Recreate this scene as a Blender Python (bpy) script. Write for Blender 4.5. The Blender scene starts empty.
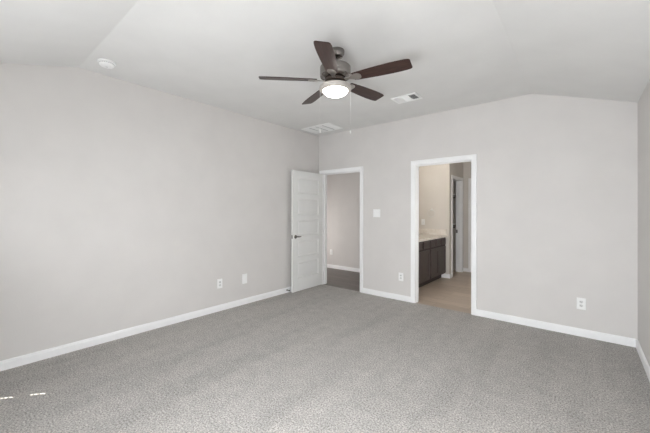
import bpy, bmesh, math
from mathutils import Vector, Matrix
sc = bpy.context.scene
C = sc.collection
PI = math.pi

# ------------------------------------------------------------------ camera
cam_d = bpy.data.cameras.new('camera')
cam_d.sensor_width = 36.0
cam_d.lens = 309.671 / 650 * 36.0
cam_d.shift_y = -(216.5 - 210.57) / 650
cam_d.clip_start = 0.02
cam = bpy.data.objects.new('camera', cam_d)
C.objects.link(cam)
cam.matrix_world = (Matrix.Translation((0, 0, 1.3496)) @ Matrix.Rotation(math.radians(39.645), 4, 'Z')
                    @ Matrix.Rotation(PI / 2 + 0.0021, 4, 'X') @ Matrix.Rotation(0.0022, 4, 'Z'))
sc.camera = cam

# ------------------------------------------------------------------ world, sun, daylight, exposure
w = bpy.data.worlds.new('world')
sc.world = w
w.use_nodes = True
bg = w.node_tree.nodes['Background']
bg.inputs[0].default_value = (0.62, 0.78, 1.0, 1)
bg.inputs[1].default_value = 1.0
sc.view_settings.view_transform = 'Standard'
sc.view_settings.look = 'None'
sc.view_settings.exposure = 0.06
sc.view_settings.gamma = 1.0
sc.view_settings.use_curve_mapping = False


def lamp(name, kind, loc, energy, color=(1, 1, 1), rot=(0, 0, 0), size=None, size_y=None, radius=None):
    d = bpy.data.lights.new(name, kind)
    d.energy = energy
    d.color = color
    if kind == 'AREA':
        d.shape = 'RECTANGLE'
        d.size = size
        d.size_y = size_y
    if radius is not None:
        if kind == 'SUN':
            d.angle = radius
        else:
            d.shadow_soft_size = radius
    o = bpy.data.objects.new(name, d)
    C.objects.link(o)
    o.location = loc
    o.rotation_euler = rot
    return o


# sun comes in from the front-left, high; only narrow chinks beside the left blind let it through
SUN_H = Vector((0.165, 0.224)).normalized()
SUN_TAN = 1.75
sun_dir = Vector((SUN_H.x, SUN_H.y, -SUN_TAN)).normalized()
sun = lamp('sun', 'SUN', (-5, -3, 6), 30.0, (1.0, 0.95, 0.88), radius=0.006)
sun.rotation_euler = sun_dir.to_track_quat('-Z', 'Y').to_euler()

FRONT = -0.28
# area lamps added inside the closed blinds for window daylight, aims and strengths fitted
DAY = (0.93, 0.965, 1.0)
WINS = [(-3.72, -2.90), (-2.45, -1.55), (-0.86, 0.08)]
WZ0, WZ1 = 0.62, 2.12
lamp('daylight', 'AREA', (-3.0, FRONT + 0.03, 1.2), 4.5, DAY, (PI / 2 + 0.7, 0, 0), 0.7, 0.9)  # extra lamp added to lift the ceiling slope at the left
lamp('daylight', 'AREA', (-2.0, FRONT + 0.03, 1.2), 22.0, DAY, (PI / 2 + 0.9, 0, 0), 0.9, 0.9)
lamp('daylight', 'AREA', (-2.0, FRONT + 0.04, 1.0), 9.0, DAY, (PI / 2 - 0.5, 0, 0), 0.9, 0.7)  # extra lamp added to lift the carpet and lower left wall
lamp('daylight', 'AREA', (-0.39, FRONT + 0.03, 1.0), 45.0, DAY, (PI / 2, 0, 0), 0.9, 0.7)
lamp('daylight', 'AREA', (-0.39, FRONT + 0.04, 1.2), 80.0, DAY, (PI / 2 - 0.9, 0, 0), 0.9, 0.9)
lamp('hall_fill', 'AREA', (-5.6, 5.1, 0.9), 19.0, (1.0, 0.97, 0.95), (0, -PI / 2, 0), 1.2, 1.0)  # unseen fill added low in the hall to brighten its wall
lamp('vanity_light', 'POINT', (-2.55, 5.5, 2.25), 9.8, (1.0, 0.93, 0.83), radius=0.08)
lamp('bathroom_fill', 'AREA', (-0.6, 5.0, 1.4), 11.0, (1.0, 0.97, 0.93), (0, PI / 2, 0), 0.8, 1.0)  # unseen fill added to light the bathroom floor, no window stands there

# ------------------------------------------------------------------ measures
XL, XR, D, H, PLATE = -3.766, 0.4297, 4.3623, 2.743, 2.44
CX, CY = -0.455, 0.787          # creases of the tray ceiling
T = 0.12                        # wall thickness


# ------------------------------------------------------------------ materials
def mat(name, color, rough=0.6, metal=0.0, spec=0.5, emit=None, strength=0.0):
    m = bpy.data.materials.new(name)
    m.use_nodes = True
    b = m.node_tree.nodes['Principled BSDF']
    b.inputs['Base Color'].default_value = (*color, 1)
    b.inputs['Roughness'].default_value = rough
    b.inputs['Metallic'].default_value = metal
    b.inputs['Specular IOR Level'].default_value = spec
    if emit:
        b.inputs['Emission Color'].default_value = (*emit, 1)
        b.inputs['Emission Strength'].default_value = strength
    return m


def nodes(m):
    return m.node_tree.nodes, m.node_tree.links, m.node_tree.nodes['Principled BSDF']


def objcoord(m, scale=(1, 1, 1), rot=(0, 0, 0)):
    n, l, b = nodes(m)
    tc = n.new('ShaderNodeTexCoord')
    mp = n.new('ShaderNodeMapping')
    mp.inputs['Scale'].default_value = scale
    mp.inputs['Rotation'].default_value = rot
    l.new(tc.outputs['Object'], mp.inputs['Vector'])
    return mp.outputs['Vector']


def noise(m, vec, scale, detail=2.0, rough=0.5):
    n, l, b = nodes(m)
    t = n.new('ShaderNodeTexNoise')
    t.inputs['Scale'].default_value = scale
    t.inputs['Detail'].default_value = detail
    t.inputs['Roughness'].default_value = rough
    l.new(vec, t.inputs['Vector'])
    return t.outputs['Fac']


def ramp(m, fac, stops):
    n, l, b = nodes(m)
    r = n.new('ShaderNodeValToRGB')
    e = r.color_ramp.elements
    while len(e) < len(stops):
        e.new(0.5)
    for el, (p, c) in zip(e, stops):
        el.position = p
        el.color = (*c, 1)
    l.new(fac, r.inputs['Fac'])
    return r.outputs['Color']


def mixc(m, mode, fac, a, b2):
    n, l, b = nodes(m)
    x = n.new('ShaderNodeMix')
    x.data_type = 'RGBA'
    x.blend_type = mode
    if isinstance(fac, float):
        x.inputs[0].default_value = fac
    else:
        l.new(fac, x.inputs[0])
    for s, v in ((x.inputs[6], a), (x.inputs[7], b2)):
        if isinstance(v, tuple):
            s.default_value = (*v, 1)
        else:
            l.new(v, s)
    return x.outputs[2]


def bump(m, height, strength, dist):
    n, l, b = nodes(m)
    bp = n.new('ShaderNodeBump')
    bp.inputs['Strength'].default_value = strength
    bp.inputs['Distance'].default_value = dist
    l.new(height, bp.inputs['Height'])
    l.new(bp.outputs['Normal'], b.inputs['Normal'])


def setcol(m, col):
    n, l, b = nodes(m)
    l.new(col, b.inputs['Base Color'])


def paint(name, color, rough=0.75, bscale=90.0, bstr=0.25):
    m = mat(name, color, rough, spec=0.25)
    v = objcoord(m)
    f = noise(m, v, 3.0, 3.0)
    dark = tuple(c * 0.975 for c in color)
    lite = tuple(min(1, c * 1.02) for c in color)
    setcol(m, ramp(m, f, [(0.3, dark), (0.7, lite)]))
    bump(m, noise(m, v, bscale, 3.0, 0.6), bstr, 0.002)
    return m


M_wall = paint('greige_wall_paint', (0.690, 0.667, 0.646))
M_ceil = paint('ceiling_paint', (0.76, 0.755, 0.74), bscale=70, bstr=0.35)
M_trim = paint('white_trim_paint', (0.91, 0.91, 0.91), 0.35, 40, 0.02)
M_door = paint('white_door_paint', (0.83, 0.83, 0.815), 0.4, 60, 0.03)
M_bath = paint('bathroom_wall_paint', (0.67, 0.635, 0.59))
M_hall = paint('hall_wall_paint', (0.66, 0.635, 0.615))
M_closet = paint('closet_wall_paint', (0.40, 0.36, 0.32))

# cut-pile carpet: heathered tufts, faint vacuum tracks in the nap
M_carpet = mat('grey_cut_pile_carpet', (0.36, 0.345, 0.325), 0.95, spec=0.05)
v = objcoord(M_carpet)
f1 = noise(M_carpet, v, 92.0, 4.0, 0.8)
col = ramp(M_carpet, f1, [(0.33, (0.115, 0.107, 0.098)), (0.5, (0.450, 0.427, 0.400)), (0.67, (0.83, 0.79, 0.745))])
f2 = noise(M_carpet, v, 9.0, 3.0, 0.6)
col = mixc(M_carpet, 'MULTIPLY', 1.0, col, ramp(M_carpet, f2, [(0.3, (0.90, 0.90, 0.90)), (0.7, (1.06, 1.06, 1.06))]))
vn = objcoord(M_carpet, (3.4, 0.42, 1), (0, 0, math.radians(7)))
f3 = noise(M_carpet, vn, 1.0, 2.5, 0.6)
col = mixc(M_carpet, 'MULTIPLY', 1.0, col, ramp(M_carpet, f3, [(0.36, (0.90, 0.90, 0.90)), (0.48, (0.99, 0.99, 0.99)), (0.66, (1.05, 1.048, 1.045))]))
setcol(M_carpet, col)
bump(M_carpet, f1, 0.9, 0.012)
nn, ll, bb = nodes(M_carpet)
bb.inputs['Sheen Weight'].default_value = 0.15


def plank(name, cols, seam, pw, pl, rot, rough):
    m = mat(name, cols[1], rough)
    n, l, b = nodes(m)
    vec = objcoord(m, rot=(0, 0, rot))
    br = n.new('ShaderNodeTexBrick')
    br.offset = 0.37
    br.inputs['Scale'].default_value = 1.0
    br.inputs['Brick Width'].default_value = pl
    br.inputs['Row Height'].default_value = pw
    br.inputs['Mortar Size'].default_value = 0.0022
    br.inputs['Color1'].default_value = (*cols[0], 1)
    br.inputs['Color2'].default_value = (*cols[2], 1)
    br.inputs['Mortar'].default_value = (*seam, 1)
    l.new(vec, br.inputs['Vector'])
    g = noise(m, objcoord(m, (2.0, 26.0, 1), (0, 0, rot)), 2.2, 5.0, 0.6)
    setcol(m, mixc(m, 'MULTIPLY', 1.0, br.outputs['Color'], ramp(m, g, [(0.3, (0.80, 0.79, 0.78)), (0.7, (1.1, 1.1, 1.1))])))
    return m


M_bfloor = plank('tan_plank_tile', [(0.46, 0.375, 0.30), (0.51, 0.42, 0.34), (0.56, 0.465, 0.38)], (0.33, 0.27, 0.215), 0.2, 1.2, 0.0, 0.38)
M_hfloor = plank('dark_plank_floor', [(0.15, 0.132, 0.122), (0.165, 0.145, 0.135), (0.19, 0.165, 0.152)], (0.06, 0.05, 0.046), 0.16, 1.1, 0.0, 0.5)

M_nickel = mat('brushed_nickel', (0.28, 0.262, 0.248), 0.19, 1.0)
bump(M_nickel, noise(M_nickel, objcoord(M_nickel, (1, 1, 60)), 8.0, 2.0), 0.08, 0.001)
M_ring = mat('satin_nickel_light', (0.66, 0.62, 0.58), 0.42, 0.75)
M_brk = mat('polished_nickel_bracket', (0.50, 0.47, 0.44), 0.28, 0.9)
M_chain = mat('pale_metal_chain', (0.70, 0.69, 0.67), 0.35, 0.3)
M_glass = mat('lit_frosted_glass', (0.95, 0.95, 0.93), 0.4, emit=(1.0, 0.965, 0.90), strength=8.0)
M_bronze = mat('dark_bronze', (0.09, 0.07, 0.06), 0.4, 0.8)
M_plate = mat('white_plate_plastic', (0.91, 0.91, 0.90), 0.35)
M_socket = mat('socket_plastic', (0.72, 0.72, 0.71), 0.4)
M_dark = mat('dark_slot', (0.03, 0.03, 0.03), 0.6)
M_grille = mat('white_enamel_grille', (0.92, 0.92, 0.91), 0.4)
M_duct = mat('duct_grey', (0.30, 0.30, 0.30), 0.7)
M_gap = mat('grille_gap_shade', (0.50, 0.50, 0.49), 0.6)
M_filter = mat('pale_air_filter', (0.72, 0.72, 0.71), 0.9)
M_counter = mat('cream_cultured_marble', (0.80, 0.76, 0.70), 0.25)
vv = objcoord(M_counter)
setcol(M_counter, ramp(M_counter, noise(M_counter, vv, 14, 5, 0.65), [(0.35, (0.72, 0.665, 0.595)), (0.65, (0.82, 0.785, 0.73))]))


def wood(name, a, b_, rough, rot=(0, 0, 0), scale=(3, 40, 40)):
    m = mat(name, a, rough)
    f = noise(m, objcoord(m, scale, rot), 1.6, 5.0, 0.6)
    setcol(m, ramp(m, f, [(0.3, a), (0.7, b_)]))
    return m


M_blade = wood('dark_walnut_blade', (0.024, 0.0115, 0.009), (0.062, 0.033, 0.027), 0.32)
nodes(M_blade)[2].inputs['Specular IOR Level'].default_value = 0.28
M_vanity = wood('espresso_stained_wood', (0.055, 0.042, 0.040), (0.088, 0.068, 0.064), 0.4, scale=(30, 30, 3))
M_kick = wood('dark_kick_board', (0.03, 0.022, 0.02), (0.045, 0.034, 0.03), 0.6)
M_pane = bpy.data.materials.new('window_glass')
M_pane.use_nodes = True
_n, _l = M_pane.node_tree.nodes, M_pane.node_tree.links
_n.clear()
_o = _n.new('ShaderNodeOutputMaterial')
_t = _n.new('ShaderNodeBsdfTransparent')
_g = _n.new('ShaderNodeBsdfGlossy')
_g.inputs['Roughness'].default_value = 0.02
_x = _n.new('ShaderNodeMixShader')
_x.inputs[0].default_value = 0.06
_l.new(_t.outputs[0], _x.inputs[1])
_l.new(_g.outputs[0], _x.inputs[2])
_l.new(_x.outputs[0], _o.inputs[0])


# ------------------------------------------------------------------ mesh helpers
def box(bm, a, b):
    x0, x1 = sorted((a[0], b[0])); y0, y1 = sorted((a[1], b[1])); z0, z1 = sorted((a[2], b[2]))
    vs = [bm.verts.new(c) for c in ((x0, y0, z0), (x1, y0, z0), (x1, y1, z0), (x0, y1, z0),
                                    (x0, y0, z1), (x1, y0, z1), (x1, y1, z1), (x0, y1, z1))]
    for f in ((0, 3, 2, 1), (4, 5, 6, 7), (0, 1, 5, 4), (1, 2, 6, 5), (2, 3, 7, 6), (3, 0, 4, 7)):
        bm.faces.new([vs[i] for i in f])
    return vs


def prism(bm, pts, off):
    """closed solid: polygon pts swept by vector off"""
    off = Vector(off)
    a = [bm.verts.new(p) for p in pts]
    b = [bm.verts.new(Vector(p) + off) for p in pts]
    n = len(pts)
    bm.faces.new(a)
    bm.faces.new(b[::-1])
    for i in range(n):
        bm.faces.new((a[i], b[i], b[(i + 1) % n], a[(i + 1) % n]))
    return a + b


def lathe(bm, prof, seg=48, center=(0, 0, 0)):
    """prof: (r, z) from top to bottom, about the z axis"""
    cx, cy, cz = center
    rings = []
    for r, z in prof:
        if r < 1e-6:
            rings.append([bm.verts.new((cx, cy, cz + z))])
        else:
            rings.append([bm.verts.new((cx + r * math.cos(2 * PI * i / seg), cy + r * math.sin(2 * PI * i / seg), cz + z)) for i in range(seg)])
    for p, q in zip(rings, rings[1:]):
        for i in range(seg):
            j = (i + 1) % seg
            if len(p) == 1 and len(q) == 1:
                continue
            if len(p) == 1:
                bm.faces.new((p[0], q[j], q[i]))
            elif len(q) == 1:
                bm.faces.new((p[i], p[j], q[0]))
            else:
                bm.faces.new((p[i], p[j], q[j], q[i]))
    for r in (rings[0], rings[-1]):
        if len(r) > 1:
            bm.faces.new(r)


def tube(bm, pts, r, seg=10):
    pts = [Vector(p) for p in pts]
    rings = []
    for i, p in enumerate(pts):
        d = (pts[min(i + 1, len(pts) - 1)] - pts[max(i - 1, 0)]).normalized()
        up = Vector((0, 0, 1)) if abs(d.z) < 0.9 else Vector((1, 0, 0))
        s = d.cross(up).normalized()
        u = s.cross(d)
        rr = r[i] if isinstance(r, (list, tuple)) else r
        rings.append([bm.verts.new(p + (s * math.cos(2 * PI * k / seg) + u * math.sin(2 * PI * k / seg)) * rr) for k in range(seg)])
    for a, b in zip(rings, rings[1:]):
        for k in range(seg):
            bm.faces.new((a[k], a[(k + 1) % seg], b[(k + 1) % seg], b[k]))
    bm.faces.new(rings[0])
    bm.faces.new(rings[-1])


def ball(bm, c, r, seg=12, sz=1.0):
    n = seg // 2
    lathe(bm, [(0 if i in (0, n) else r * math.sin(PI * i / n), r * sz * math.cos(PI * i / n)) for i in range(n + 1)], seg, c)


def obj(name, bm, m, parent=None, smooth=None, bevel=0.0, segs=2):
    bmesh.ops.recalc_face_normals(bm, faces=bm.faces[:])
    me = bpy.data.meshes.new(name)
    bm.to_mesh(me)
    bm.free()
    o = bpy.data.objects.new(name, me)
    C.objects.link(o)
    for mm in (m if isinstance(m, (list, tuple)) else [m]):
        me.materials.append(mm)
    if smooth is not None:
        for p in me.polygons:
            p.use_smooth = True
        me.set_sharp_from_angle(angle=math.radians(smooth))
    if bevel:
        b = o.modifiers.new('bevel', 'BEVEL')
        b.width = bevel
        b.segments = segs
        b.limit_method = 'ANGLE'
        b.angle_limit = math.radians(40)
    if parent:
        o.parent = parent
    return o


def tag(o, label, cat, group=None, kind=None):
    o['label'] = label
    o['category'] = cat
    if group:
        o['group'] = group
    if kind:
        o['kind'] = kind
    return o


def empty(name, label, cat, loc, rot=(0, 0, 0), group=None, kind=None):
    o = bpy.data.objects.new(name, None)
    o.empty_display_size = 0.05
    C.objects.link(o)
    o.location = loc
    o.rotation_euler = rot
    return tag(o, label, cat, group, kind)


def struct(name, bm, m, label, cat, **k):
    return tag(obj(name, bm, m, **k), label, cat, kind='structure')


def boxes(*bs):
    bm = bmesh.new()
    for a, b in bs:
        box(bm, a, b)
    return bm


# ------------------------------------------------------------------ room shell
# floors
struct('floor', boxes(((XL - T, FRONT - T, -0.05), (XR + T, D + 0.02, 0))), M_carpet,
       'grey cut pile carpet covering the whole bedroom floor', 'floor')
struct('floor_hall', boxes(((-6.0, D + 0.02, -0.05), (-2.78, 5.9, 0.0))), M_hfloor,
       'dark brown plank floor of the hall beyond the open panelled door', 'floor')
struct('floor_bathroom', boxes(((-2.78, D + 0.02, -0.05), (-0.3, 7.5, 0.0)), ((-3.5, 6.42, -0.05), (-2.78, 7.5, 0.0))), M_bfloor,
       'tan wood look tile floor of the bathroom', 'floor')

# tray ceiling: flat middle, slopes down to the front and right walls
bm = bmesh.new()
P = lambda x, y, z: bm.verts.new((x, y, z))
for up in (0.0, 0.08):
    z0, z1 = H + up, PLATE + up
    e = 0.0 if up == 0 else 0.0
    bm.faces.new([P(XL - T, CY, z0), P(CX, CY, z0), P(CX, D + T, z0), P(XL - T, D + T, z0)])
    sx = (H - PLATE) / (XR - CX)
    sy = (H - PLATE) / (CY - FRONT)
    xo, yo = XR + T, FRONT - T
    zx, zy = z0 - sx * (xo - CX), z0 - sy * (CY - yo)
    bm.faces.new([P(CX, CY, z0), P(xo, yo, min(zx, zy)), P(xo, D + T, zx), P(CX, D + T, z0)])
    bm.faces.new([P(XL - T, CY, z0), P(XL - T, yo, zy), P(xo, yo, min(zx, zy)), P(CX, CY, z0)])
bmesh.ops.remove_doubles(bm, verts=bm.verts[:], dist=1e-4)
struct('ceiling', bm, M_ceil, 'white textured tray ceiling with slopes to the front and right walls', 'ceiling')
struct('ceiling_hall', boxes(((-6.0, D + T, H), (-2.78, 5.9, H + 0.08))), M_ceil, 'flat white ceiling of the hall', 'ceiling')
struct('ceiling_bathroom', boxes(((-3.5, D + T, H), (-0.3, 7.5, H + 0.08))) if False else boxes(((-2.78, D + T, H), (-0.3, 7.5, H + 0.08)), ((-3.5, 6.42, H), (-2.78, 7.5, H + 0.08))), M_ceil,
       'flat white ceiling of the bathroom', 'ceiling')

# door openings in the back wall (clear opening between jamb faces)
D1 = (-3.668, -2.856, 2.030)
D2 = (-1.884, -1.117, 2.030)
G = 0.018   # jamb board
bm = bmesh.new()
box(bm, (XL - T, D, 0), (D1[0] - G, D + T, H))
box(bm, (D1[1] + G, D, 0), (D2[0] - G, D + T, H))
prism(bm, [(D2[1] + G, D, 0), (XR + T, D, 0), (XR + T, D, H + 0.06), (CX, D, H + 0.06), (D2[1] + G, D, H)], (0, T, 0))
box(bm, (D1[0] - G, D, D1[2] + G), (D1[1] + G, D + T, H))
box(bm, (D2[0] - G, D, D2[2] + G), (D2[1] + G, D + T, H))
struct('wall_back', bm, M_wall, 'greige back wall pierced by two doorways', 'wall')
struct('wall_left', boxes(((XL - T, FRONT - T, 0), (XL, D, H))), M_wall, 'long plain greige wall left of the open door', 'wall')
struct('wall_right', boxes(((XR, FRONT - T, 0), (XR + T, D, PLATE + 0.02))), M_wall, 'sliver of greige wall at the right edge', 'wall')
# front wall (behind the camera) with three window openings
xs = [XL] + [c for ab in WINS for c in ab] + [XR]
bm = bmesh.new()
for i in range(0, len(xs), 2):
    box(bm, (xs[i], FRONT - T, 0), (xs[i + 1], FRONT, PLATE + 0.02))
for a, b in WINS:
    box(bm, (a, FRONT - T, 0), (b, FRONT, WZ0))
    box(bm, (a, FRONT - T, WZ1), (b, FRONT, PLATE + 0.02))
struct('wall_front', bm, M_wall, 'greige window wall behind the viewer', 'wall')

# windows with closed white blinds; narrow chinks at the left blind's edge let six slips of sun in
SLIT_X = -3.594
chinks = []
for y0, y1 in ((0.229, 0.240), (0.247, 0.260), (0.273, 0.288), (0.374, 0.387), (0.393, 0.415), (0.421, 0.447)):
    k_ = SUN_TAN / SUN_H.y
    chinks.append(((y0 - FRONT + 0.007) * k_, (y1 - FRONT + 0.012) * k_))
for i, (a, b) in enumerate(WINS):
    we = empty('window_%d' % (i + 1), 'white framed window with closed blinds behind the viewer', 'window',
               (0, 0, 0), kind='structure')
    fy0, fy1 = FRONT - 0.10, FRONT - 0.06
    obj('window_frame', boxes(((a, fy0, WZ0), (a + 0.04, fy1, WZ1)), ((b - 0.04, fy0, WZ0), (b, fy1, WZ1)),
                              ((a + 0.04, fy0, WZ0), (b - 0.04, fy1, WZ0 + 0.04)), ((a + 0.04, fy0, WZ1 - 0.04), (b - 0.04, fy1, WZ1)),
                              ((a + 0.04, fy0, 1.35), (b - 0.04, fy1, 1.39))) if i else
        boxes(((b - 0.04, fy0, WZ0), (b, fy1, WZ1)), ((a, fy0, WZ0), (b - 0.04, fy1, WZ0 + 0.04)), ((a, fy0, WZ1 - 0.04), (b - 0.04, fy1, WZ1))),
        M_trim, we)
    obj('pane', boxes(((a + 0.01, FRONT - 0.082, WZ0 + 0.04), (b - 0.04, FRONT - 0.078, WZ1 - 0.04))), M_pane, we)
    by0, by1 = FRONT - 0.012, FRONT - 0.007
    bm = bmesh.new()
    xa = a
    if i == 0:
        box(bm, (a, by0, WZ0), (SLIT_X - 0.008, by1, WZ1))
        z = WZ0
        for c0, c1 in chinks:
            box(bm, (SLIT_X - 0.008, by0, z), (SLIT_X + 0.008, by1, c0))
            z = c1
        box(bm, (SLIT_X - 0.008, by0, z), (SLIT_X + 0.008, by1, WZ1))
        xa = SLIT_X + 0.008
    box(bm, (xa, by0, WZ0), (b, by1, WZ1))
    n = 28
    for k in range(n):
        z = WZ0 + (WZ1 - WZ0) * k / n
        prism(bm, [(xa + 0.004, by1 - 0.001, z + 0.003), (xa + 0.004, by1 + 0.005, z + 0.003), (xa + 0.004, by1 - 0.001, z + 0.05)], (b - xa - 0.008, 0, 0))
    obj('blind', bm, M_trim, we)
    obj('window_sill', boxes(((a, FRONT - 0.06, WZ0 - 0.02), (b, FRONT + 0.02, WZ0))), M_trim, we)

# baseboards: a board with an eased top edge
BH, BT = 0.083, 0.014


def baseboard(name, p0, p1, nrm, label):
    p0, p1, nrm = Vector((*p0, 0)), Vector((*p1, 0)), Vector((*nrm, 0))
    prof = [(0, 0), (BT, 0), (BT, BH - 0.022), (BT - 0.003, BH - 0.016), (BT - 0.004, BH - 0.006), (BT - 0.009, BH), (0, BH)]
    bm = bmesh.new()
    prism(bm, [p0 + nrm * a + Vector((0, 0, z)) for a, z in prof], p1 - p0)
    struct(name, bm, M_trim, label, 'baseboard')


CW, CT = 0.062, 0.017   # door casing width and thickness
baseboard('baseboard_left', (XL, FRONT), (XL, D), (1, 0), 'long white baseboard along the left wall')
baseboard('baseboard_back', (D1[1] + CW + 0.004, D), (D2[0] - CW - 0.004, D), (0, -1), 'short white baseboard between the two doorways')
baseboard('baseboard_back.001', (D2[1] + CW + 0.004, D), (XR - BT, D), (0, -1), 'white baseboard on the back wall right of the bathroom doorway')
baseboard('baseboard_right', (XR, FRONT), (XR, D), (-1, 0), 'white baseboard at the foot of the right wall')


# door casings and jambs
def casing(name, d, label, sides=(1, 1), stop_left=True):
    x0, x1, zt = d
    rv = 0.004
    bm = bmesh.new()
    # jambs line the opening
    box(bm, (x0 - G, D - 0.001, 0), (x0, D + T + 0.001, zt))
    box(bm, (x1, D - 0.001, 0), (x1 + G, D + T + 0.001, zt))
    box(bm, (x0 - G, D - 0.001, zt), (x1 + G, D + T + 0.001, zt + G))
    # stops
    box(bm, (x0, D + 0.045, 0), (x0 + 0.011, D + 0.08, zt - 0.011))
    box(bm, (x1 - 0.011, D + 0.045, 0), (x1, D + 0.08, zt - 0.011))
    box(bm, (x0, D + 0.045, zt - 0.011), (x1, D + 0.08, zt))
    # moulded casing on both faces of the wall
    for yf, s in ((D, -1), (D + T, 1)):
        for side in (0, 1):
            prof = [(0, 0), (0, 0.009), (0.006, 0.012), (CW * 0.45, 0.013), (CW * 0.6, CT), (CW, CT), (CW, 0)]
            xo = x0 + (-rv) if side == 0 else x1 + rv
            sg = -1 if side == 0 else 1
            lo = [(xo + sg * a, yf + s * t, 0) for a, t in prof]
            hi = [(xo + sg * a, yf + s * t, zt + rv + a) for a, t in prof]
            A = [bm.verts.new(p) for p in lo]
            B = [bm.verts.new(p) for p in hi]
            k = len(prof)
            for i in range(k):
                bm.faces.new((A[i], A[(i + 1) % k], B[(i + 1) % k], B[i]))
            bm.faces.new(A)
            bm.faces.new(B)
        lo = [(x0 - rv - a, yf + s * t, zt + rv + a) for a, t in prof]
        hi = [(x1 + rv + a, yf + s * t, zt + rv + a) for a, t in prof]
        A = [bm.verts.new(p) for p in lo]
        B = [bm.verts.new(p) for p in hi]
        for i in range(k):
            bm.faces.new((A[i], A[(i + 1) % k], B[(i + 1) % k], B[i]))
        bm.faces.new(A)
        bm.faces.new(B)
    return struct(name, bm, M_trim, label, 'door frame')


casing('trim_1', D1, 'white frame around the hall doorway beside the room corner')
casing('trim_2', D2, 'white frame around the open bathroom doorway')

# ------------------------------------------------------------------ hall beyond door 1
HY = 5.77
struct('wall_hall', boxes(((-6.0, HY, 0), (-2.78, HY + T, H))), M_hall, 'greige hall wall seen through the open door', 'wall')
struct('wall_hall_left', boxes(((-6.0 - T, D + T, 0), (-6.0, HY + T, H))), M_hall, 'end wall of the hall out of sight', 'wall')
baseboard('baseboard_hall', (-6.0, HY), (-2.80, HY), (0, -1), 'white baseboard of the hall wall beyond the door')
struct('wall_hall_front', boxes(((-6.0, D, 0), (XL - T, D + T, H))), M_hall, 'hall side wall beside the bedroom out of sight', 'wall')

# ------------------------------------------------------------------ bathroom beyond door 2
WY = 6.42
WX = -2.056
struct('wall_bathroom_left', boxes(((-2.80, D + T, 0), (-2.70, WY, H))), M_bath, 'wall behind the vanity, hidden by the door frame', 'wall')
struct('wall_bathroom_wing', boxes(((-2.80, WY, 0), (WX, WY + T, H))), M_bath, 'beige wall at the far end of the vanity', 'wall')
CY0, CY1 = 6.60, 7.245     # closet opening
FY = 7.38
bm = boxes(((WX - T, WY + T, 0), (WX, CY0 - G, H)), ((WX - T, CY1 + G, 0), (WX, FY, H)), ((WX - T, CY0 - G, 2.03 + G), (WX, CY1 + G, H)))
struct('wall_bathroom_closet', bm, M_bath, 'wall above and beside the closet doorway in the bathroom', 'wall')
# end wall with a door at its right
E0 = -1.885
bm = boxes(((-3.5, FY, 0), (E0 - 0.0, FY + T, H)), ((E0, FY, 2.05), (-1.1, FY + T, H)), ((-1.1, FY, 0), (-0.3, FY + T, H)))
struct('wall_bathroom_back', bm, M_bath, 'far end wall of the bathroom passage', 'wall')
struct('wall_bathroom_right', boxes(((-0.42, D + T, 0), (-0.3, FY, H))), M_bath, 'right wall of the bathroom out of sight', 'wall')
struct('wall_closet', boxes(((-3.5 - T, WY, 0), (-3.5, FY + T, H)), ((-3.5, WY, 0), (-2.80, WY + T, H))), M_closet, 'dim inner wall of the closet', 'wall')

# closet frame
rv = 0.004
bm = bmesh.new()
box(bm, (WX - T - 0.001, CY0 - G, 0), (WX + 0.001, CY0, 2.03))
box(bm, (WX - T - 0.001, CY1, 0), (WX + 0.001, CY1 + G, 2.03))
box(bm, (WX - T - 0.001, CY0 - G, 2.03), (WX + 0.001, CY1 + G, 2.03 + G))
box(bm, (WX - 0.075, CY1 - 0.011, 0), (WX - 0.04, CY1, 2.03))
box(bm, (WX, CY0 - rv - CW, 0), (WX + CT, CY0 - rv, 2.03 + rv + CW))
box(bm, (WX, CY1 + rv, 0), (WX + CT, CY1 + rv + CW, 2.03 + rv + CW))
box(bm, (WX, CY0 - rv, 2.03 + rv), (WX + CT, CY1 + rv, 2.03 + rv + CW))
t3 = struct('trim_3', bm, M_trim, 'white frame of the narrow closet doorway inside the bathroom', 'door frame', bevel=0.003)
obj('strike_plate', boxes(((WX - T + 0.004, CY1 - 0.004, 0.87), (WX - T + 0.034, CY1, 0.94))), M_bronze, t3)
# frame of the far door
bm = boxes(((E0 - CW, FY - CT, 0), (E0, FY, 2.09)), ((E0, FY - CT, 2.03), (-1.06, FY, 2.09)), ((-1.12, FY - CT, 0), (-1.06, FY, 2.03)))
struct('trim_4', bm, M_trim, 'white door casing at the far end of the bathroom', 'door frame', bevel=0.003)
struct('door_2', boxes(((E0 + 0.002, FY + 0.02, 0.01), (-1.122, FY + 0.055, 2.028))), M_door, 'closed white door at the far end of the bathroom', 'door')
baseboard('baseboard_bathroom', (WX, FY), (E0 - CW, FY), (0, -1), 'white baseboard scrap at the far end of the bathroom')
baseboard('baseboard_wing', (-2.235, WY), (WX, WY), (0, -1), 'white baseboard beside the end of the vanity')
baseboard('baseboard_wing.001', (WX, WY - BT), (WX, CY0 - rv - CW), (1, 0), 'white baseboard stub turning the corner to the closet doorway')

# closet shelves on the far closet wall
for z, nm in ((1.055, 'lower white shelf inside the dim closet'), (1.725, 'upper white shelf inside the dim closet')):
    s = empty('closet_shelf', nm, 'shelf', (0, 0, 0), group='closet shelves')
    obj('board', boxes(((-3.5, FY - 0.26, z), (WX - T - 0.02, FY, z + 0.018))), M_trim, s)
    obj('cleat', boxes(((-3.5, FY - 0.02, z - 0.07), (WX - T - 0.02, FY, z))), M_closet, s)
    bm = bmesh.new()
    tube(bm, [(-3.5, FY - 0.2, z - 0.06), (WX - T - 0.002, FY - 0.2, z - 0.06)], 0.016, 12)
    obj('rail', bm, M_nickel, s, smooth=40)

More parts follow.
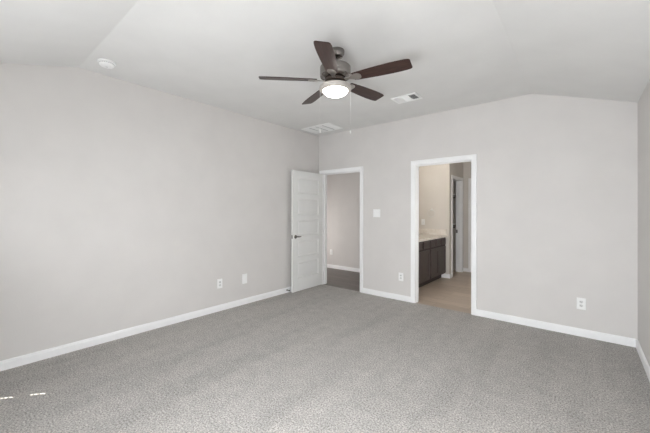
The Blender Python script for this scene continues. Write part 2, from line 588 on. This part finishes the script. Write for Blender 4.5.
# ------------------------------------------------------------------ panelled door (open, back against the left wall)
DW, DH, DT = 0.770, 2.018, 0.035
door = empty('door_1', 'white five panel door standing open against the left wall', 'door',
             (D1[0] + 0.002, D - 0.012, 0.010), (0, 0, 0), kind='structure')
hinge = Vector((D1[0] + 0.002, D - 0.012))
free = Vector((-3.650, 3.582))
dd = (free - hinge).normalized()
door.rotation_euler = (0, 0, math.atan2(dd.y, dd.x))
# local: x along the leaf from hinge to free edge, +y is the side that faces the room, z up


def panelled_leaf(wd, ht, th, stile, zs, y_front, y_back):
    bm = bmesh.new()
    rings = [(0.0, 0.0), (0.007, 0.013), (0.024, 0.013), (0.036, 0.004)]
    for y, s in ((y_front, 1), (y_back, -1)):
        V = {}

        def vv(x, z):
            k = (round(x, 5), round(z, 5))
            if k not in V:
                V[k] = bm.verts.new((x, y, z))
            return V[k]
        xs_ = [0, stile, wd - stile, wd]
        zc = [0] + [c for ab in zs for c in ab] + [ht]
        for i in range(3):
            for j in range(len(zc) - 1):
                q = (vv(xs_[i], zc[j]), vv(xs_[i + 1], zc[j]), vv(xs_[i + 1], zc[j + 1]), vv(xs_[i], zc[j + 1]))
                if i == 1 and j % 2 == 1:
                    prev = q
                    for off, dep in rings[1:]:
                        cur = [bm.verts.new((xx, y - s * dep, zz)) for xx, zz in
                               ((xs_[1] + off, zc[j] + off), (xs_[2] - off, zc[j] + off), (xs_[2] - off, zc[j + 1] - off), (xs_[1] + off, zc[j + 1] - off))]
                        for k in range(4):
                            bm.faces.new((prev[k], prev[(k + 1) % 4], cur[(k + 1) % 4], cur[k]))
                        prev = cur
                    bm.faces.new(prev)
                else:
                    bm.faces.new(q)
    # edges
    for a, b in (((0, 0), (wd, 0)), ((wd, 0), (wd, ht)), ((wd, ht), (0, ht)), ((0, ht), (0, 0))):
        bm.faces.new([bm.verts.new(c) for c in ((a[0], y_front, a[1]), (b[0], y_front, b[1]), (b[0], y_back, b[1]), (a[0], y_back, a[1]))])
    bmesh.ops.remove_doubles(bm, verts=bm.verts[:], dist=2e-4)
    return bm


zs = []
zb, gap = 0.215, 0.085
ph = (DH - zb - 0.115 - 4 * gap) / 5
for k in range(5):
    zs.append((zb + k * (ph + gap), zb + k * (ph + gap) + ph))
leaf = obj('door_leaf', panelled_leaf(DW, DH, DT, 0.112, zs, 0.0, -DT), M_door, door)


def lever(parent, yb, s):
    h = None
    bm = bmesh.new()
    # rose + neck + lever pointing to the hinge side
    m0 = Matrix.Translation((DW - 0.062, yb, 0.915)) @ Matrix.Rotation(-s * PI / 2, 4, 'X')
    lathe(bm, [(0, 0.0), (0.031, 0.0), (0.031, 0.004), (0.026, 0.009), (0.012, 0.011), (0.011, 0.030), (0.0, 0.030)], 28)
    bmesh.ops.transform(bm, matrix=m0, verts=bm.verts[:])
    L = DW - 0.062
    yy = yb + s * 0.030
    tube(bm, [(L + 0.008, yy, 0.915), (L - 0.02, yy + s * 0.002, 0.916), (L - 0.06, yy + s * 0.001, 0.912), (L - 0.105, yy - s * 0.002, 0.914)],
         [0.011, 0.0105, 0.0085, 0.0075], 12)
    return obj('door_handle', bm, M_bronze if False else M_nickel, parent, smooth=40)


lever(door, 0.0, 1)
lever(door, -DT, -1)
obj('latch_plate', boxes(((DW - 0.001, -0.030, 0.885), (DW + 0.0015, -0.006, 0.945))), M_nickel, door)
for z in (0.20, 1.0, 1.80):
    bm = bmesh.new()
    tube(bm, [(-0.004, 0.004, z - 0.045), (-0.004, 0.004, z + 0.045)], 0.005, 10)
    box(bm, (-0.004, -0.032, z - 0.044), (0.0005, 0.004, z + 0.044))
    obj('hinge', bm, M_door, door, smooth=40)

# spring door stop on the left baseboard
ds = empty('door_stop', 'small dark door stop on the left baseboard beside the open door', 'door stop', (XL + BT, 3.545, 0.045), (0, PI / 2, 0))
bm = bmesh.new()
lathe(bm, [(0, 0), (0.013, 0), (0.013, 0.004), (0.006, 0.008), (0.0, 0.008)], 16)
obj('base', bm, M_nickel, ds, smooth=40)
bm = bmesh.new()
tube(bm, [(0.0055 * math.cos(k * 0.7), 0.0055 * math.sin(k * 0.7), 0.006 + 0.0005 * k) for k in range(90)], 0.0013, 6)
obj('spring', bm, M_nickel, ds, smooth=60)
bm = bmesh.new()
lathe(bm, [(0, 0.05), (0.008, 0.05), (0.009, 0.055), (0.009, 0.066), (0.0, 0.068)], 16)
obj('tip', bm, M_dark, ds, smooth=40)


# ------------------------------------------------------------------ wall plates
def plate(parent, wd, ht):
    bm = bmesh.new()
    a, b, t = wd / 2, ht / 2, 0.006
    pr = [[(-a, -b), (a, -b), (a, b), (-a, b)], [(-a + .006, -b + .006), (a - .006, -b + .006), (a - .006, b - .006), (-a + .006, b - .006)]]
    A = [bm.verts.new((x, 0, z)) for x, z in pr[0]]
    M1 = [bm.verts.new((x, -0.002, z)) for x, z in pr[0]]
    B = [bm.verts.new((x, -t, z)) for x, z in pr[1]]
    bm.faces.new(A)
    bm.faces.new(B)
    for i in range(4):
        j = (i + 1) % 4
        bm.faces.new((A[i], A[j], M1[j], M1[i]))
        bm.faces.new((M1[i], M1[j], B[j], B[i]))
    return obj('plate', bm, M_plate, parent)


def screw(parent, x, z):
    bm = bmesh.new()
    lathe(bm, [(0, 0), (0.0032, 0), (0.0028, 0.0012), (0, 0.0016)], 12)
    bmesh.ops.transform(bm, matrix=Matrix.Translation((x, -0.006, z)) @ Matrix.Rotation(PI / 2, 4, 'X'), verts=bm.verts[:])
    obj('screw', bm, M_socket, parent)


def outlet(label, loc, rz, wd=0.078, ht=0.125):
    e = empty('wall_outlet', label, 'outlet', loc, (0, 0, rz))
    plate(e, wd, ht)
    for s in (-1, 1):
        bm = bmesh.new()
        n = 20
        pts = []
        for k in range(n):
            t = 2 * PI * k / n
            pts.append((0.0175 * math.cos(t), -0.006, s * 0.0205 + max(-0.0135, min(0.0135, 0.0175 * math.sin(t)))))
        prism(bm, pts, (0, -0.0025, 0))
        so = obj('socket', bm, M_socket, e)
        z = s * 0.0205
        bm = boxes(((-0.0075, -0.0092, z - 0.001), (-0.0050, -0.0085, z + 0.008)), ((0.0050, -0.0092, z - 0.001), (0.0072, -0.0085, z + 0.007)))
        lathe(bm, [(0, 0), (0.0026, 0), (0.0026, 0.0007), (0, 0.0007)], 10, (0, 0, 0))
        # ground hole: last lathe verts moved into place
        vs = [v_ for v_ in bm.verts if abs(v_.co.y) < 0.004 and abs(v_.co.x) < 0.004 and v_.co.z < 0.001 and v_.co.z > -0.001]
        bmesh.ops.transform(bm, matrix=Matrix.Translation((0, -0.0085, z - 0.008)) @ Matrix.Rotation(PI / 2, 4, 'X'), verts=vs)
        obj('slot', bm, M_dark, so)
    screw(e, 0, 0)
    return e


outlet('white duplex outlet on the left wall, lower and farther from the open door', (XL, 2.318, 0.368), PI / 2)
outlet('white duplex outlet on the back wall between the two doorways', (-2.112, D, 0.357), 0)
outlet('white duplex outlet on the back wall right of the bathroom doorway', (-0.003, D, 0.353), 0)
outlet('white outlet on the hall wall seen through the open door', (-4.578, HY, 0.381), 0)
e = empty('cable_plate', 'white blank cover plate on the left wall, nearer the open door', 'cover plate', (XL, 2.720, 0.367), (0, 0, PI / 2))
plate(e, 0.082, 0.140)
for s in (-1, 1):
    screw(e, 0, s * 0.05)

e = empty('light_switch', 'white double light switch on the back wall between the doorways', 'light switch', (-2.534, D, 1.320), (0, 0, 0))
plate(e, 0.128, 0.128)
for s in (-1, 1):
    bm = bmesh.new()
    x = s * 0.023
    prism(bm, [(x - 0.0165, -0.006, -0.033), (x - 0.0165, -0.0075, -0.033), (x - 0.0165, -0.0085, 0.0), (x - 0.0165, -0.0115, 0.033), (x - 0.0165, -0.006, 0.033)], (0.033, 0, 0))
    obj('rocker', bm, M_plate, e)
    for k in (-1, 1):
        screw(e, x, k * 0.049)

e = empty('wall_outlet', 'white single plate on the beige wall above the vanity counter', 'outlet', (-2.600, WY, 1.125), (0, 0, 0))
plate(e, 0.078, 0.125)
so = obj('socket', boxes(((-0.0165, -0.0085, -0.033), (0.0165, -0.006, 0.033))), M_plate, e)
obj('slot', boxes(((-0.007, -0.0095, 0.008), (-0.005, -0.0085, 0.02)), ((0.005, -0.0095, 0.008), (0.007, -0.0085, 0.02)),
                  ((-0.007, -0.0095, -0.02), (-0.005, -0.0085, -0.008)), ((0.005, -0.0095, -0.02), (0.007, -0.0085, -0.008))), M_dark, so)

# towel ring on the wing wall
e = empty('towel_ring', 'chrome towel ring on the beige wall above the vanity', 'towel ring', (-2.412, WY, 1.385), (0, 0, 0))
bm = bmesh.new()
lathe(bm, [(0, 0), (0.026, 0), (0.026, 0.006), (0.012, 0.012), (0.010, 0.045), (0, 0.047)], 24)
bmesh.ops.transform(bm, matrix=Matrix.Rotation(PI / 2, 4, 'X'), verts=bm.verts[:])
obj('mount', bm, M_chain, e, smooth=40)
bm = bmesh.new()
R_ = 0.075
tube(bm, [(R_ * math.sin(2 * PI * k / 40), -0.04, -R_ + R_ * math.cos(2 * PI * k / 40)) for k in range(41)], 0.0045, 8)
obj('ring', bm, M_chain, e, smooth=60)

# ------------------------------------------------------------------ vanity
VF = -2.135      # cabinet front plane
VB = -2.700
VC = -2.675


def shaker(bm, y0, y1, z0, z1, rail):
    """a framed front lying on the plane VF, facing +x"""
    x0, x1, x2 = VF, VF + 0.019, VF + 0.010
    box(bm, (x0, y0, z0), (x1, y0 + rail, z1))
    box(bm, (x0, y1 - rail, z0), (x1, y1, z1))
    box(bm, (x0, y0 + rail, z0), (x1, y1 - rail, z0 + rail))
    box(bm, (x0, y0 + rail, z1 - rail), (x1, y1 - rail, z1))
    box(bm, (x0, y0 + rail, z0 + rail), (x2, y1 - rail, z1 - rail))


for y0, y1, lab in ((5.575, WY, 'espresso brown vanity cabinet against the end wall, under the far half of the counter'),
                    (4.60, 5.571, 'espresso brown vanity cabinet half hidden by the bathroom door frame')):
    v_ = empty('vanity_cabinet', lab, 'cabinet', ((VF + VB) / 2, (y0 + y1) / 2, 0), group='vanity cabinets')
    bm = boxes(((VC, y0, 0.10), (VF, y1, 0.830)))
    b_ = obj('body', bm, M_kick, v_)
    k_ = obj('toe_kick', boxes(((VC, y0, 0.0), (VF - 0.075, y1, 0.10))), M_kick, v_)
    parts = [b_, k_]
    n = 3
    wv = (y1 - y0 - 0.02) / n
    for k in range(n):
        bm = bmesh.new()
        shaker(bm, y0 + 0.01 + k * wv + 0.020, y0 + 0.01 + (k + 1) * wv - 0.020, 0.685, 0.808, 0.022)
        parts.append(obj('drawer', bm, M_vanity, v_))
    n = 2
    wv = (y1 - y0 - 0.02) / n
    for k in range(n):
        bm = bmesh.new()
        ga, gb = (0.016, 0.005) if k == 0 else (0.005, 0.016)
        shaker(bm, y0 + 0.01 + k * wv + ga, y0 + 0.01 + (k + 1) * wv - gb, 0.120, 0.655, 0.055)
        parts.append(obj('cabinet_door', bm, M_vanity, v_))
    for q in parts:
        q.location = -v_.location
top = empty('vanity_countertop', 'cream marble counter with splash on the brown vanity', 'countertop', ((VF + VB) / 2, 5.5, 0.830))
cs = [obj('slab', boxes(((VB, 4.58, 0.830), (-2.103, WY, 0.868))), M_counter, top, bevel=0.004),
      obj('side_splash', boxes(((VB, WY - 0.018, 0.868), (-2.112, WY, 0.985))), M_counter, top, bevel=0.003),
      obj('back_splash', boxes(((VB, 4.58, 0.868), (VB + 0.018, WY - 0.018, 0.985))), M_counter, top, bevel=0.003)]
for q in cs:
    q.location = -top.location

# ------------------------------------------------------------------ ceiling things
# smoke detector
e = empty('smoke_detector', 'round white smoke detector on the ceiling near the left wall', 'smoke detector', (-3.425, 0.925, H), (PI, 0, 0))
bm = bmesh.new()
lathe(bm, [(0, 0), (0.070, 0), (0.072, 0.004), (0.072, 0.012), (0.066, 0.016), (0, 0.016)], 48)
obj('base', bm, M_plate, e, smooth=35)
bm = bmesh.new()
lathe(bm, [(0, 0.016), (0.060, 0.016), (0.0605, 0.026), (0.058, 0.034), (0.050, 0.041), (0.036, 0.045), (0.0, 0.047)], 48)
obj('body', bm, M_plate, e, smooth=35)
bm = bmesh.new()
for k in range(24):
    a = 2 * PI * k / 24
    vs = box(bm, (0.0595, -0.004, 0.0195), (0.0615, 0.004, 0.0235))
    bmesh.ops.transform(bm, matrix=Matrix.Rotation(a, 4, 'Z'), verts=vs)
obj('vent', bm, M_duct, e)
bm = bmesh.new()
lathe(bm, [(0, 0.044), (0.010, 0.044), (0.010, 0.0485), (0.008, 0.0495), (0, 0.0495)], 20)
obj('button', bm, M_socket, e, smooth=35)

# return air grille
gx0, gx1, gy0, gy1 = -3.66, -3.06, 3.775, 4.165
e = empty('return_air_grille', 'large white return grille on the ceiling near the room corner', 'air grille', ((gx0 + gx1) / 2, (gy0 + gy1) / 2, H))
hx, hy, fw = (gx1 - gx0) / 2, (gy1 - gy0) / 2, 0.032
bm = bmesh.new()
for a, b in (((-hx, -hy), (hx, -hy + fw)), ((-hx, hy - fw), (hx, hy)), ((-hx, -hy + fw), (-hx + fw, hy - fw)), ((hx - fw, -hy + fw), (hx, hy - fw))):
    box(bm, (a[0], a[1], -0.012), (b[0], b[1], 0))
obj('frame', bm, M_grille, e, bevel=0.004)
bm = bmesh.new()
ix0, ix1 = -hx + fw, hx - fw
for k in range(1, 4):
    x = ix0 + (ix1 - ix0) * k / 4
    box(bm, (x - 0.009, -hy + fw, -0.011), (x + 0.009, hy - fw, -0.002))
obj('gap_strip', bm, M_gap, e)  # grey painted in as the shade of gaps between louver sections
bm = bmesh.new()
ns = 24
for k in range(ns):
    y = -hy + fw + (2 * hy - 2 * fw) * (k + 0.5) / ns
    prism(bm, [(ix0, y + 0.008, -0.009), (ix0, y + 0.0068, -0.0095), (ix0, y - 0.008, -0.0025), (ix0, y - 0.007, -0.002)], (ix1 - ix0, 0, 0))
obj('louvers', bm, M_grille, e)
obj('filter', boxes(((ix0, -hy + fw, -0.0015), (ix1, hy - fw, -0.0002))), M_filter, e)

# supply register, three louver banks
gx0, gx1, gy0, gy1 = -1.818, -1.494, 3.452, 3.684
e = empty('supply_air_vent', 'small white three way supply vent on the ceiling beside the fan', 'air vent', ((gx0 + gx1) / 2, (gy0 + gy1) / 2, H))
hx, hy, fw = (gx1 - gx0) / 2, (gy1 - gy0) / 2, 0.032
bm = bmesh.new()
for a, b in (((-hx, -hy), (hx, -hy + fw)), ((-hx, hy - fw), (hx, hy)), ((-hx, -hy + fw), (-hx + fw, hy - fw)), ((hx - fw, -hy + fw), (hx, hy - fw))):
    box(bm, (a[0], a[1], -0.009), (b[0], b[1], 0))
obj('frame', bm, M_grille, e, bevel=0.003)
ix0, ix1, iy0, iy1 = -hx + fw, hx - fw, -hy + fw, hy - fw
obj('duct', boxes(((ix0, iy0, -0.0012), (ix1, iy1, -0.0002))), M_duct, e)
wx = (ix1 - ix0) / 3
for b_, tilt in ((0, 1), (1, 0), (2, -1)):
    bm = bmesh.new()
    xa = ix0 + b_ * wx
    box(bm, (xa, iy0, -0.010), (xa + 0.003, iy1, -0.0015))
    if tilt == 0:
        for k in range(9):
            y = iy0 + (iy1 - iy0) * (k + 0.5) / 9
            prism(bm, [(xa + 0.003, y + 0.007, -0.010), (xa + 0.003, y + 0.006, -0.0105), (xa + 0.003, y - 0.006, -0.002), (xa + 0.003, y - 0.005, -0.0015)], (wx - 0.003, 0, 0))
    else:
        for k in range(6):
            x = xa + 0.003 + (wx - 0.003) * (k + 0.5) / 6
            s = tilt
            prism(bm, [(x - s * 0.005, iy0, -0.010), (x - s * 0.004, iy0, -0.0105), (x + s * 0.005, iy0, -0.002), (x + s * 0.004, iy0, -0.0015)], (0, iy1 - iy0, 0))
    obj('louvers', bm, M_grille, e)

# ------------------------------------------------------------------ ceiling fan
FX, FY_ = -1.646, 2.123
fan = empty('ceiling_fan', 'five blade dark walnut ceiling fan with lit bowl light', 'ceiling fan', (FX, FY_, H))
bm = bmesh.new()
lathe(bm, [(0, 0), (0.066, 0), (0.068, -0.006), (0.066, -0.030), (0.052, -0.056), (0.026, -0.072), (0.0, -0.074)], 40, (0.009, 0.007, 0))
obj('canopy', bm, M_nickel, fan, smooth=30)
bm = bmesh.new()
tube(bm, [(0.008, 0.006, -0.06), (0.001, 0.001, -0.125)], 0.0135, 20)
lathe(bm, [(0, -0.116), (0.020, -0.116), (0.024, -0.122), (0.026, -0.14), (0, -0.142)], 24)
obj('downrod', bm, M_nickel, fan, smooth=30)
bm = bmesh.new()
lathe(bm, [(0, -0.128), (0.045, -0.129), (0.105, -0.134), (0.128, -0.142), (0.134, -0.150), (0.134, -0.222), (0.130, -0.230), (0.118, -0.236), (0.095, -0.244), (0.075, -0.248), (0, -0.248)], 56)
obj('motor_housing', bm, M_nickel, fan, smooth=30)
bm = bmesh.new()
lathe(bm, [(0, -0.247), (0.082, -0.247), (0.092, -0.251), (0.092, -0.272), (0.084, -0.277), (0, -0.277)], 48)
obj('flywheel_gap', bm, M_bronze, fan, smooth=30)  # hub disc kept dark to stand in for the shaded gap above the light kit
bm = bmesh.new()
lathe(bm, [(0, -0.275), (0.058, -0.275), (0.060, -0.279), (0.058, -0.284), (0.052, -0.292), (0, -0.292)], 48)
obj('switch_housing', bm, M_nickel, fan, smooth=30)
bm = bmesh.new()
lathe(bm, [(0, -0.288), (0.060, -0.288), (0.100, -0.296), (0.128, -0.306), (0.138, -0.316), (0.1385, -0.338), (0.136, -0.347), (0.124, -0.352), (0.112, -0.352), (0.110, -0.349), (0, -0.349)], 56)
obj('light_ring', bm, M_ring, fan, smooth=30)
bm = bmesh.new()
lathe(bm, [(0, -0.347), (0.109, -0.347), (0.1085, -0.353), (0.102, -0.364), (0.087, -0.378), (0.065, -0.388), (0.038, -0.395), (0.015, -0.397), (0, -0.397)], 56)
obj('lamp_bowl', bm, M_glass, fan, smooth=60)

# blade outline: (distance from axis, trailing half, leading half)
BL = [(0.165, 0.046, 0.046), (0.195, 0.051, 0.050), (0.29, 0.060, 0.057), (0.39, 0.067, 0.062), (0.49, 0.071, 0.064), (0.56, 0.071, 0.063), (0.61, 0.068, 0.060),
      (0.636, 0.064, 0.055), (0.646, 0.058, 0.048), (0.650, 0.050, 0.040)]
ZB = -0.264
PITCH = math.radians(13)


def blade_mesh():
    bm = bmesh.new()
    pts = [(r, -b, 0) for r, a, b in BL] + [(r, a, 0) for r, a, b in reversed(BL)]
    prism(bm, pts, (0, 0, 0.006))
    return bm


def iron_mesh():
    """a bracket: flat arm from the hub that flares into a plate under the blade root"""
    bm = bmesh.new()
    pts = []
    prof = [(0.080, 0.017), (0.115, 0.013), (0.140, 0.016), (0.165, 0.030), (0.185, 0.039), (0.215, 0.037), (0.232, 0.026), (0.238, 0.010)]
    pts = [(r, -h_, -0.005) for r, h_ in prof] + [(r, h_, -0.005) for r, h_ in reversed(prof)]
    prism(bm, pts, (0, 0, 0.005))
    for x, y in ((0.185, -0.022), (0.185, 0.022), (0.220, 0.0)):
        lathe(bm, [(0, -0.005), (0.006, -0.005), (0.005, -0.0075), (0, -0.008)], 10, (x, y, 0))
    return bm


bp = obj('blade', blade_mesh(), M_blade, fan, bevel=0.002)
ip = obj('blade_bracket', iron_mesh(), M_brk, None, bevel=0.0015)
# the blade ring hangs very slightly out of level
SAG = Matrix.Rotation(math.radians(-1.4), 4, Vector((math.cos(math.radians(160)), math.sin(math.radians(160)), 0)))
base_a = 11.3
for k in range(5):
    b_ = bp if k == 0 else bp.copy()
    i_ = ip if k == 0 else ip.copy()
    if k:
        C.objects.link(b_)
        C.objects.link(i_)
        b_.parent = fan
    i_.parent = b_
    b_.matrix_local = Matrix.Translation((0, 0, ZB)) @ SAG @ Matrix.Rotation(math.radians(base_a + 72 * k), 4, 'Z') @ Matrix.Rotation(-PITCH, 4, 'X')

# two pull chains hanging from the light ring's sides
side = Vector((math.cos(math.radians(39.6)), math.sin(math.radians(39.6))))
for s, zend in ((-1, -0.690), (1, -0.692)):
    c = side * (0.131 * s) 
    bm = bmesh.new()
    tube(bm, [(c.x * 0.98, c.y * 0.98, -0.345), (c.x, c.y, -0.355), (c.x, c.y, zend)], 0.0010, 8)
    z = -0.36
    while z > zend:
        ball(bm, (c.x, c.y, z), 0.0012, 6)
        z -= 0.012
    ch = obj('pull_chain', bm, M_chain, fan, smooth=60)
    bm = bmesh.new()
    lathe(bm, [(0, zend + 0.004), (0.003, zend + 0.003), (0.006, zend - 0.008), (0.0065, zend - 0.020), (0.004, zend - 0.027), (0, zend - 0.028)], 14, (c.x, c.y, 0))
    obj('pull_knob', bm, M_chain, ch, smooth=50)
